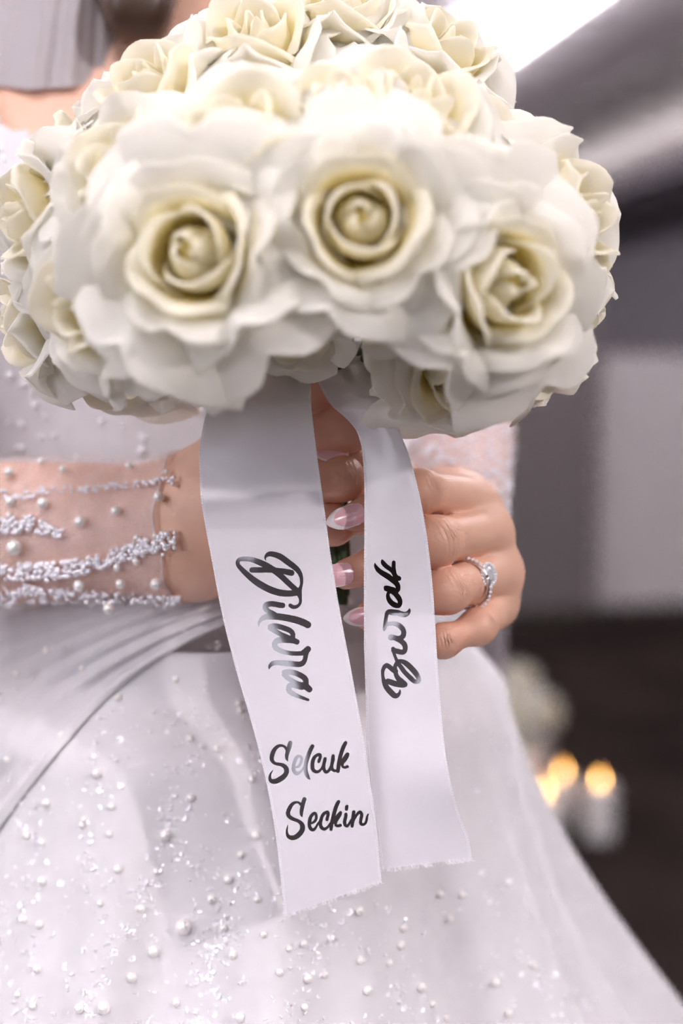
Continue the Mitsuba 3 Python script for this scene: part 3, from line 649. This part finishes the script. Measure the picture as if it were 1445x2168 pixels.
B_L = [(657, 766), (677, 816), (701, 858), (732, 885), (756, 916), (767, 961), (771, 1040), (771, 1120), (770, 1240), (770, 1350), (773, 1450), (775, 1560), (782, 1670), (795, 1760), (808, 1840)]
B_R = [(768, 752), (790, 785), (801, 809), (818, 850), (842, 905), (870, 980), (890, 1060), (905, 1150), (915, 1240), (920, 1310), (925, 1400), (931, 1480), (938, 1560), (952, 1650), (975, 1735), (990, 1772), (997, 1817)]
ra, pxa, da = make_ribbon(A_L, A_R, depth_a, 'wider white satin ribbon on the left with one long and two short silver words', 3)
rb, pxb, db = make_ribbon(B_L, B_R, depth_b, 'narrower white satin ribbon on the right with one upward silver word', 4)

def stroke(pts):
    p = np.array(pts, float)
    if len(p) > 2:
        s = np.r_[0, np.cumsum(np.linalg.norm(np.diff(p[:, :2], axis=0), axis=1))]
        c = CubicSpline(s, p[:, :2]); n = int(s[-1] / 14) + 2; tt = np.linspace(0, s[-1], n)
        p = np.column_stack([c(tt), PchipInterpolator(s, p[:, 2])(tt)])
    circ = [Point(x, y).buffer(max(w, 6) / 2, 12) for x, y, w in p]
    return unary_union([unary_union([a, b]).convex_hull for a, b in zip(circ[:-1], circ[1:])])
from scipy.interpolate import CloughTocher2DInterpolator
DEPTH = {}
def letter(strokes, org, sc, parent, px, d):
    g = unary_union([stroke(s) for s in strokes]).buffer(2).buffer(-2).simplify(1.2)
    g = shapely.affinity.affine_transform(g, [sc, 0, 0, sc, org[0], org[1]])
    if parent not in DEPTH: DEPTH[parent] = CloughTocher2DInterpolator(px[::3, ::3].reshape(-1, 2), d[::3, ::3].ravel())
    D = DEPTH[parent]; vs, fs_, ns, at = [], [], [], 0
    for poly in getattr(g, 'geoms', [g]):
        m = trimesh.creation.extrude_polygon(poly, 1.0, engine='earcut'); m.unmerge_vertices()
        v, f = trimesh.remesh.subdivide_to_size(m.vertices, m.faces, 7, max_iter=12)
        fn = np.cross(v[f[:, 1]] - v[f[:, 0]], v[f[:, 2]] - v[f[:, 0]]); v = v[f].reshape(-1, 3); f = np.arange(len(v)).reshape(-1, 3); flat = np.repeat(unit(fn), 3, axis=0)
        x, y = v[:, 0], v[:, 1]; dep = D(x, y); p = P(x, y, dep)
        sn = unit(np.cross(P(x + 1.5, y, D(x + 1.5, y)) - P(x - 1.5, y, D(x - 1.5, y)), P(x, y - 1.5, D(x, y - 1.5)) - P(x, y + 1.5, D(x, y + 1.5))))
        sn = np.where((sn @ FW > 0)[:, None], -sn, sn)
        p = P(x, y, dep - .00018 - .00012 * (v[:, 2] > .5))
        sidew = unit(RT * flat[:, :1] - UP * flat[:, 1:2]); up_ = flat[:, 2:3]
        n_ = np.where(up_ > .5, sn, np.where(up_ < -.5, -sn, sidew))
        vs.append(p); fs_.append(f[:, ::-1] + at); ns.append(n_); at += len(p)
    path = meshkit.write_ply((np.vstack(vs), np.vstack(fs_)), False, normals=np.vstack(ns))
    obj('letter', {'type': 'ply', 'filename': path, 'face_normals': False, 'bsdf': {'type': 'ref', 'id': 'm_foil'}}, parent, 'mirror-black foil letter')
W1, o1, o1b = .1384, (480, 1150), (520, 1300)
for L in ([[(597, 262, 10), (592, 205, 40), (640, 168, 70), (720, 172, 85), (830, 215, 92), (930, 290, 92), (1040, 370, 86), (1110, 450, 72), (1140, 540, 52), (1140, 630, 44), (1118, 700, 58), (1105, 760, 80), (1125, 860, 46), (1110, 935, 42), (1055, 975, 55), (970, 952, 60)],
           [(1090, 752, 90), (960, 770, 95), (830, 762, 102), (700, 727, 105), (560, 662, 105), (420, 572, 98), (290, 462, 82), (200, 372, 68), (163, 310, 58), (180, 258, 60), (250, 240, 68), (350, 245, 75), (450, 275, 85), (560, 320, 92), (680, 388, 95), (790, 470, 90), (900, 570, 85), (1000, 665, 85), (1090, 745, 90)],
           [(385, 410, 85), (500, 410, 85), (650, 410, 80), (800, 420, 80), (920, 440, 90), (985, 455, 95)]],
          [[(850, 952, 85), (740, 935, 85), (640, 932, 85), (590, 960, 86), (600, 1010, 82), (680, 1060, 70), (745, 1092, 60)]],
          [[(486, 1270, 12), (500, 1200, 45), (560, 1142, 78), (680, 1120, 98), (800, 1125, 102), (950, 1150, 105), (1100, 1188, 108), (1235, 1248, 108)]]):
    letter(L, o1, W1, ra, pxa, da)
for L in ([[(375, 190, 78), (500, 190, 80), (620, 228, 80), (705, 278, 76), (722, 335, 70), (700, 380, 80)], [(375, 215, 80), (460, 270, 76), (560, 322, 72), (650, 362, 80), (780, 430, 80)],
           [(780, 425, 84), (700, 402, 90), (600, 395, 95), (500, 402, 92), (445, 440, 82), (447, 500, 82), (520, 558, 74), (620, 590, 70), (740, 605, 68), (860, 600, 70)]],
          [[(860, 600, 70), (915, 565, 88), (950, 535, 92)], [(950, 540, 92), (918, 610, 76), (905, 695, 70), (865, 755, 80), (780, 770, 85), (640, 755, 85), (500, 745, 80), (420, 752, 70), (372, 790, 50), (357, 838, 14)]],
          [[(595, 890, 84), (700, 890, 85), (820, 930, 85), (905, 990, 85), (920, 1070, 75)], [(590, 925, 80), (660, 990, 75), (740, 1040, 72), (820, 1080, 85), (900, 1105, 100), (970, 1152, 95)],
           [(880, 1095, 110), (760, 1092, 90), (670, 1098, 85), (655, 1150, 82), (720, 1220, 74), (830, 1270, 54), (950, 1312, 42)]]):
    letter(L, o1b, W1, ra, pxa, da)
for L in ([[(350, 112, 18), (372, 168, 70), (430, 222, 70), (490, 268, 60), (525, 330, 52)], [(527, 150, 56), (525, 220, 60), (532, 300, 70), (560, 368, 70), (605, 395, 76)],
           [(240, 165, 14), (268, 240, 60), (330, 300, 76), (430, 360, 86), (520, 425, 88), (575, 480, 80), (595, 540, 74), (575, 585, 68)]],
          [[(575, 582, 72), (500, 570, 85), (430, 545, 80), (402, 535, 56)], [(410, 555, 70), (480, 575, 85), (545, 622, 82), (600, 690, 80), (625, 760, 70), (605, 808, 72), (540, 800, 82), (475, 750, 78), (440, 680, 60), (445, 620, 50), (485, 590, 70)]],
          [[(767, 858, 12), (755, 910, 58), (700, 948, 78), (600, 925, 90), (500, 912, 90), (440, 912, 70), (412, 980, 54), (402, 1060, 60), (395, 1120, 62), (382, 1188, 30)]],
          [[(400, 1100, 60), (470, 1088, 62), (560, 1092, 75), (640, 1140, 80), (680, 1210, 74), (668, 1275, 80), (620, 1312, 80), (550, 1305, 80), (485, 1297, 92)],
           [(560, 1310, 80), (625, 1345, 76), (690, 1405, 80), (703, 1465, 74), (685, 1512, 78), (600, 1514, 80), (525, 1498, 74)]],
          [[(518, 1470, 62), (530, 1530, 50), (552, 1600, 46), (575, 1650, 55)], [(600, 1660, 50), (660, 1665, 68), (740, 1714, 84), (830, 1804, 85), (900, 1904, 74), (908, 1972, 56), (860, 1974, 66), (780, 1914, 74), (690, 1824, 70), (640, 1754, 70), (605, 1704, 60), (600, 1664, 55)],
           [(590, 1674, 60), (550, 1734, 60), (550, 1814, 65), (580, 1904, 75), (650, 1974, 85), (700, 2018, 74), (600, 2018, 85), (500, 1990, 90), (435, 1966, 80)],
           [(560, 1814, 70), (480, 1764, 75), (412, 1726, 70), (367, 1784, 58), (357, 1874, 45), (377, 1964, 65), (420, 2064, 85), (490, 2144, 92), (560, 2192, 78), (605, 2164, 52), (620, 2100, 16)]]):
    letter(L, (760, 1170), W1, rb, pxb, db)
W2 = 210 / 1445
for L in ([[(402, 418, 16), (388, 370, 44), (402, 290, 60), (425, 220, 66), (442, 155, 60)], [(385, 255, 40), (340, 203, 36), (290, 197, 42), (220, 242, 58), (178, 330, 64), (172, 400, 58), (215, 455, 44), (290, 470, 48), (360, 502, 64), (388, 560, 70), (368, 622, 70), (300, 682, 78), (220, 718, 72), (160, 708, 58), (142, 660, 38), (157, 600, 22), (188, 558, 8)]],
          [[(520, 512, 30), (572, 490, 40), (602, 420, 40), (600, 368, 38), (560, 350, 42), (515, 400, 52), (492, 480, 52), (492, 560, 52), (530, 604, 50), (590, 578, 38), (640, 510, 28)]],
          [[(762, 208, 58), (730, 270, 60), (692, 370, 60), (666, 470, 60), (666, 570, 60), (690, 640, 52), (728, 688, 12)]],
          [[(855, 430, 44), (876, 372, 46), (874, 332, 46), (820, 342, 46), (776, 400, 54), (762, 490, 56), (780, 558, 54), (830, 580, 44), (890, 540, 34), (922, 478, 32)]],
          [[(948, 388, 48), (932, 460, 50), (932, 540, 50), (960, 583, 44), (1010, 550, 44), (1050, 460, 48), (1066, 350, 50)], [(1062, 370, 50), (1047, 470, 50), (1052, 540, 48), (1090, 565, 38), (1132, 530, 32)]],
          [[(1245, 158, 52), (1202, 250, 58), (1166, 370, 58), (1146, 480, 58), (1136, 570, 52)], [(1168, 462, 30), (1230, 370, 40), (1277, 320, 46), (1252, 390, 46), (1204, 450, 44), (1200, 488, 36), (1274, 502, 42)]]):
    letter(L, (550, 1550), W2, ra, pxa, da)
for L in ([[(338, 408, 14), (326, 360, 48), (340, 270, 60), (355, 200, 60), (372, 152, 60)], [(312, 225, 40), (270, 197, 32), (210, 212, 44), (152, 290, 60), (133, 370, 60), (180, 428, 54), (270, 465, 48), (335, 520, 64), (342, 590, 74), (290, 670, 74), (210, 714, 68), (142, 698, 54), (116, 640, 34), (119, 580, 20), (128, 530, 8)]],
          [[(470, 502, 30), (526, 470, 40), (545, 400, 40), (525, 358, 42), (476, 390, 50), (446, 480, 52), (455, 570, 52), (490, 600, 48), (540, 560, 34), (580, 490, 28)]],
          [[(700, 450, 44), (716, 380, 46), (712, 342, 44), (660, 360, 46), (616, 440, 50), (606, 530, 52), (650, 588, 46), (702, 568, 38), (742, 508, 32)]],
          [[(868, 190, 52), (830, 270, 56), (796, 390, 56), (772, 490, 54), (760, 592, 46)], [(788, 500, 34), (850, 400, 44), (900, 348, 44), (880, 400, 44), (832, 480, 40), (826, 518, 38), (896, 532, 46)]],
          [[(976, 372, 48), (966, 440, 50), (962, 518, 48), (985, 545, 42), (1030, 500, 34), (1062, 440, 28)], [(990, 258, 48), (984, 298, 48)]],
          [[(1090, 338, 50), (1080, 420, 50), (1066, 545, 46)], [(1086, 480, 30), (1140, 370, 40), (1186, 340, 44), (1206, 380, 46), (1192, 460, 46), (1202, 518, 44), (1240, 518, 38), (1280, 440, 32), (1302, 372, 20)]]):
    letter(L, (590, 1670), W2, ra, pxa, da)

# ---------------------------------------------------------------- roses
def petal_mesh(R, H, half, phi, flare, droop, lip, close, base_r, spiral, point, ecurl, yellow, r, nu=15, nv=15):
    u = np.linspace(-1, 1, nu)[:, None]; v = (np.linspace(0, 1, nv) ** .9)[None]
    j = r.normal(0, 1, 6)
    top = 1 - .30 * np.abs(u) ** 2.6 + point * np.exp(-np.abs(u) / .22) + .02 * np.sin(u * 5 + j[0])
    wid = half * (.42 + .58 * np.sin(np.minimum(v / .62, 1) * math.pi / 2)) * (1 - .22 * s01((v - .72) / .28) ** 1.5)
    ang = phi + wid * u
    z = v * H * top
    s = s01((v - .45) / .55); e = s01((v - .80) / .20)
    side = 1 - .45 * np.exp(-(u / .22) ** 2) * (point > 0)
    rad = base_r + (R - base_r) * np.sin(np.minimum(v * 1.25, 1) * math.pi / 2) ** .85 - close * R * s01((v - .45) / .55) ** 1.4 + flare * s ** 1.6 * side + lip * e * side \
        + spiral * R * u + ecurl * np.abs(u) ** 3 * v ** 1.5 + .02 * R * np.sin(3 * u + j[1]) * v
    z = z - droop * s ** 2.2 * (.75 + .25 * u * np.sin(j[2])) - lip * .8 * e ** 2 * side - ecurl * .4 * np.abs(u) ** 3 * v ** 2 + .018 * H * np.sin(4 * u + j[3]) * v ** 2
    G = np.stack([rad * np.cos(ang), rad * np.sin(ang), z], -1)
    vv_, ff = sheet(G, .75)
    t = s01((v - .12) / (.50 + .30 * yellow ** 3 + .03 * j[4]))[..., None] * np.ones((nu, 1, 1))
    yel, wht = np.array([.985, .85, .30]), np.array([.972, .960, .915])
    t = np.clip(t * (1.06 - .16 * yellow) + (1 - yellow) * .6, 0, 1)
    c = (yel * (1 - t) + wht * t).reshape(-1, 3)
    return vv_, ff, np.vstack([c, c])
def rose_petals(r, full=True, openness=1.0):
    out = []
    a0 = r.uniform(0, 6.28)
    spec = [(3, 8.0, 33, 1.8, 0, 0, .4, .70, 2.0, .16, .0, 0, 1.0), (3, 12.0, 34.5, 1.5, .2, 0, 1.3, .24, 2.2, .10, .0, .4, 1.0), (3, 15.5, 35, 1.3, 1.6, .6, 2.4, .04, 2.5, .06, .03, 1.2, 1.0),
            (4, 18.2, 32.5, .98, 5.5, 3.0, 2.6, 0, 2.8, .05, .08, 2.0, .88), (5, 22.5, 30, .82, 10, 8.5, 2.6, 0, 3.0, .03, .16, 3.0, .72), (5, 25.0, 25, .74, 15, 14.0, 2.2, 0, 3.0, .02, .20, 3.2, .6)]
    for w, (n, R, H, half, flare, droop, lip, close, br, sp, pt, ec, ye) in enumerate(spec if full else spec[:5]):
        a0 += 1.1 + r.uniform(-.2, .2)
        for i in range(n):
            k = 1 + r.normal(0, .045)
            out.append(petal_mesh(R * k, H * (1 + r.normal(0, .03)), half * (1 + r.normal(0, .06)), a0 + i * 2 * math.pi / n + r.normal(0, .10), flare * openness * (1 + r.normal(0, .2)), droop * openness * (1 + r.normal(0, .22)), lip * (1 + r.normal(0, .15)), close, br, sp * r.choice([1, 1]), pt * r.uniform(.4, 1.4), ec * (1 + r.normal(0, .3)), ye, r))
    return out
HANDLE = P(704, 1020, .5475)
FINE = {}
def rose(px, py, d, R, face, seed, label, group='roses of the bouquet', stem=True, full=True, openness=1.0):
    r = np.random.default_rng(seed); n = V(*face); s = R / 36.0 / 1000
    M = frame(n, V(.2 + r.normal(0, .3), 1, .1)); tip = P(px, py, d); base = tip - n * 31 * s
    k = thing('rose', label, 'rose', group)
    for v, f, c in rose_petals(r, full, openness):
        obj('petal', mikit.ply(trimesh.Trimesh(base + (v * s) @ M.T, f, process=False), 'm_petal', smooth=True, color=c), k)
    bud = lathe([(0, 2), (4.2, 6), (5.4, 13), (4.6, 20), (2.9, 25), (1.2, 27), (0, 27.4)], 20); obj('bud', mikit.ply(trimesh.Trimesh(base + (bud.vertices * s) @ M.T, bud.faces, process=False), 'm_petal', smooth=True, color=np.tile([.97, .86, .42], (len(bud.vertices), 1))), k, 'yellow closed heart')
    if stem:
        cup = lathe([(0, -5), (3.4, -4), (5.2, 0), (5.0, 3.5), (3, 4.2), (0, 4.2)], 20); obj('calyx', mikit.ply(trimesh.Trimesh(base + (cup.vertices * s) @ M.T, cup.faces, process=False), 'm_stem', smooth=40), k)
        i = len(FINE); FINE[k] = 1; a = i * 2.39996; rr = .0019 * math.sqrt(i); off = RT * rr * math.cos(a) * .52 + FW * rr * math.sin(a) * .95
        h = HANDLE + off; low = P(712, 1262 + 22 * math.sin(i * 1.7), .5485) + off * 1.1
        c = np.array([base - n * .003, base * .55 + (h + UP * .03) * .45 - n * .006, h + UP * .012, h, low]); tt = np.r_[0, np.cumsum(np.linalg.norm(np.diff(c, axis=0), axis=1))]
        obj('stem', mikit.ply(tube(PchipInterpolator(tt, c)(np.linspace(0, tt[-1], 22)), .0014, 9), 'm_stem', smooth=40), k)
    return k
ROSES = [
 (768, 455, .404, 34.8, (.02, -.02, 1), 'large open white rose at the front centre above the right ribbon'),
 (388, 520, .405, 37.6, (-.18, -.02, 1), 'large open white rose at the front left above the left ribbon'),
 (1105, 600, .420, 36.9, (.42, -.16, .9), 'large white rose at the front right of the centre rose'),
 (140, 640, .446, 32.3, (-.70, -.22, .7), 'white rose low on the left beside the large front left rose'),
 (22, 450, .480, 31, (-.9, .05, .5), 'white rose at the far left edge of the bouquet, above the lowest left one'),
 (230, 325, .440, 33.2, (-.50, .38, .8), 'white rose on the upper left with a yellow heart'),
 (505, 250, .424, 35.0, (-.12, .50, .86), 'white rose above and between the two large front roses'),
 (300, 150, .478, 34, (-.42, .60, .65), 'white rose near the top left outline of the bouquet'),
 (540, 40, .482, 33, (-.08, .66, .72), 'white rose at the top of the bouquet, left of centre'),
 (715, 190, .436, 26.4, (.0, .62, .8), 'small white rose with a deep yellow core, above the centre rose'),
 (890, 185, .446, 36.3, (.28, .66, .72), 'white rose on the upper right below the ceiling light'),
 (1050, 280, .470, 31, (.58, .55, .6), 'white rose on the right shoulder of the bouquet'),
 (1255, 435, .476, 35, (.82, .22, .55), 'white rose at the right outline against the dark wall'),
 (990, 400, .426, 30.2, (.38, .28, .9), 'white rose tucked between the centre rose and the right one'),
 (740, -10, .500, 32, (.06, .70, .68), 'white rose at the very top centre, cut by the frame'),
 (1265, 640, .500, 33, (.93, -.12, .3), 'back white rose at the far right with pointed petals'),
 (975, 825, .470, 30, (.18, -.75, .65), 'white rose hanging low on the right, beside the right ribbon'),
 (235, 800, .500, 34, (-.35, -.75, .5), 'shaded white rose under the lower left of the bouquet'),
 (1175, 760, .490, 31, (.66, -.6, .45), 'white rose at the lower right outline'),
 (15, 680, .510, 30, (-.95, -.15, .25), 'back white rose peeking out at the left edge'),
 (85, 315, .500, 30, (-.8, .55, .3), 'back white rose at the left shoulder of the bouquet'),
 (960, 70, .500, 31, (.40, .66, .6), 'back white rose beside the ceiling light'),
 (620, 700, .470, 24, (-.05, -.55, .8), 'small white rose between the two large front ones, above the knot')]
for i, (x, y, d, R, fc, lab) in enumerate(ROSES):
    rose(x, y, d, R, fc, 40 + i, lab, full=R > 28, openness=.9 if i < 3 else 1.0)
# wrapped handle and knot
k = thing('bouquet_wrap', 'white satin wrap of the bouquet handle behind the fingers', 'wrap')
wm = lathe([(.0112, 0), (.0122, .002), (.0122, .012), (.0128, .020), (.0122, .028), (.0124, .036), (.0112, .038), (.0105, .036), (.0105, .002), (.0112, 0)], 36)
wm.vertices = wm.vertices @ np.stack([RT, FW, UP]) + P(716, 985, .5475) + UP * .010
obj('band', mikit.ply(wm, 'm_satin', smooth=40), k)
kn = trimesh.creation.icosphere(3, 1.0); kn.vertices = kn.vertices * [.007, .004, .005] * (1 + .12 * np.sin(kn.vertices[:, :1] * 9)); kn.vertices = kn.vertices + P(650, 748, .513)
obj('knot', mikit.ply(kn, 'm_satin', smooth=True), k, 'knotted satin where the ribbons start')

# ---------------------------------------------------------------- background things
def on_floor(px, py):                 # where the ray through this pixel meets the floor
    d = P(px, py, 1.0) - CAM; t_ = -CAM[2] / d[2]; return CAM + d * t_
def candle(px, py, r, h, label):
    o = on_floor(px, py); o[2] = 0
    k = thing('candle', label, 'candle', 'pillar candles on the floor')
    wax = lathe([(0, 0), (r * .96, 0), (r, .006), (r, h - .006), (r * .93, h), (r * .55, h - .006), (0, h - .010)], 32)
    obj('wax', placed(mikit.ply(wax, 'm_wax', smooth=40), o), k)
    obj('wick', placed(mikit.ply(tube([(0, 0, h - .012), (.001, 0, h - .002), (.003, 0, h + .007)], .0012, 6), 'm_wick'), o), k)
    fl_ = lathe([(0, h + .002), (.0035, h + .006), (.0055, h + .012), (.0042, h + .022), (.0018, h + .033), (0, h + .042)], 16)
    obj('flame', {**placed(mikit.ply(fl_, 'm_wax', smooth=True), o), 'emitter': {'type': 'area', 'radiance': rgb(26, 12.0, 2.8)}}, k)
candle(1268, 1772, .040, .125, 'white pillar candle on the dark floor, rightmost of the three lit ones')
candle(1190, 1742, .036, .115, 'white pillar candle on the dark floor, middle of the three lit ones')
candle(1150, 1790, .036, .115, 'white pillar candle half hidden by the skirt, leftmost of the three lit ones')
vo = on_floor(1105, 1760); vo[2] = 0
dv = float((vo - CAM) @ FW)
k = thing('flower_stand', 'white floor vase half hidden behind the skirt', 'vase')
vs_ = lathe([(0, 0), (.055, 0), (.06, .01), (.042, .06), (.05, .16), (.068, .215), (.064, .215), (.045, .15), (.036, .06), (0, .05)], 32)
obj('vase', placed(mikit.ply(vs_, 'm_white', smooth=40), vo), k)
BG = [(1110, 1432, -.02, 30, (.3, .5, .8), 'uppermost'), (1165, 1505, -.05, 34, (.5, .2, .85), 'rightmost'), (1085, 1510, -.06, 34, (-.1, .2, 1), 'front'), (1110, 1590, -.04, 32, (.3, -.3, .9), 'lowest'), (1055, 1440, 0, 30, (-.4, .5, .7), 'left back'), (1040, 1560, -.02, 32, (-.6, 0, .8), 'leftmost')]
for i, (x, y, dd, R, fc, w) in enumerate(BG):
    kk = rose(x, y, dv + dd, R * 1.35, fc, 90 + i, f'blurred white rose of the floor flowers behind the skirt, {w} of them', 'roses of the floor flowers', stem=False, full=True)
    b = P(x, y, dv + dd) - V(*fc) * .035
    obj('stem', mikit.ply(tube([b, (b + vo + [0, 0, .24]) / 2 + [0, 0, .01], vo + [0, 0, .19 + .002 * i]], .003, 7), 'm_stem'), kk)
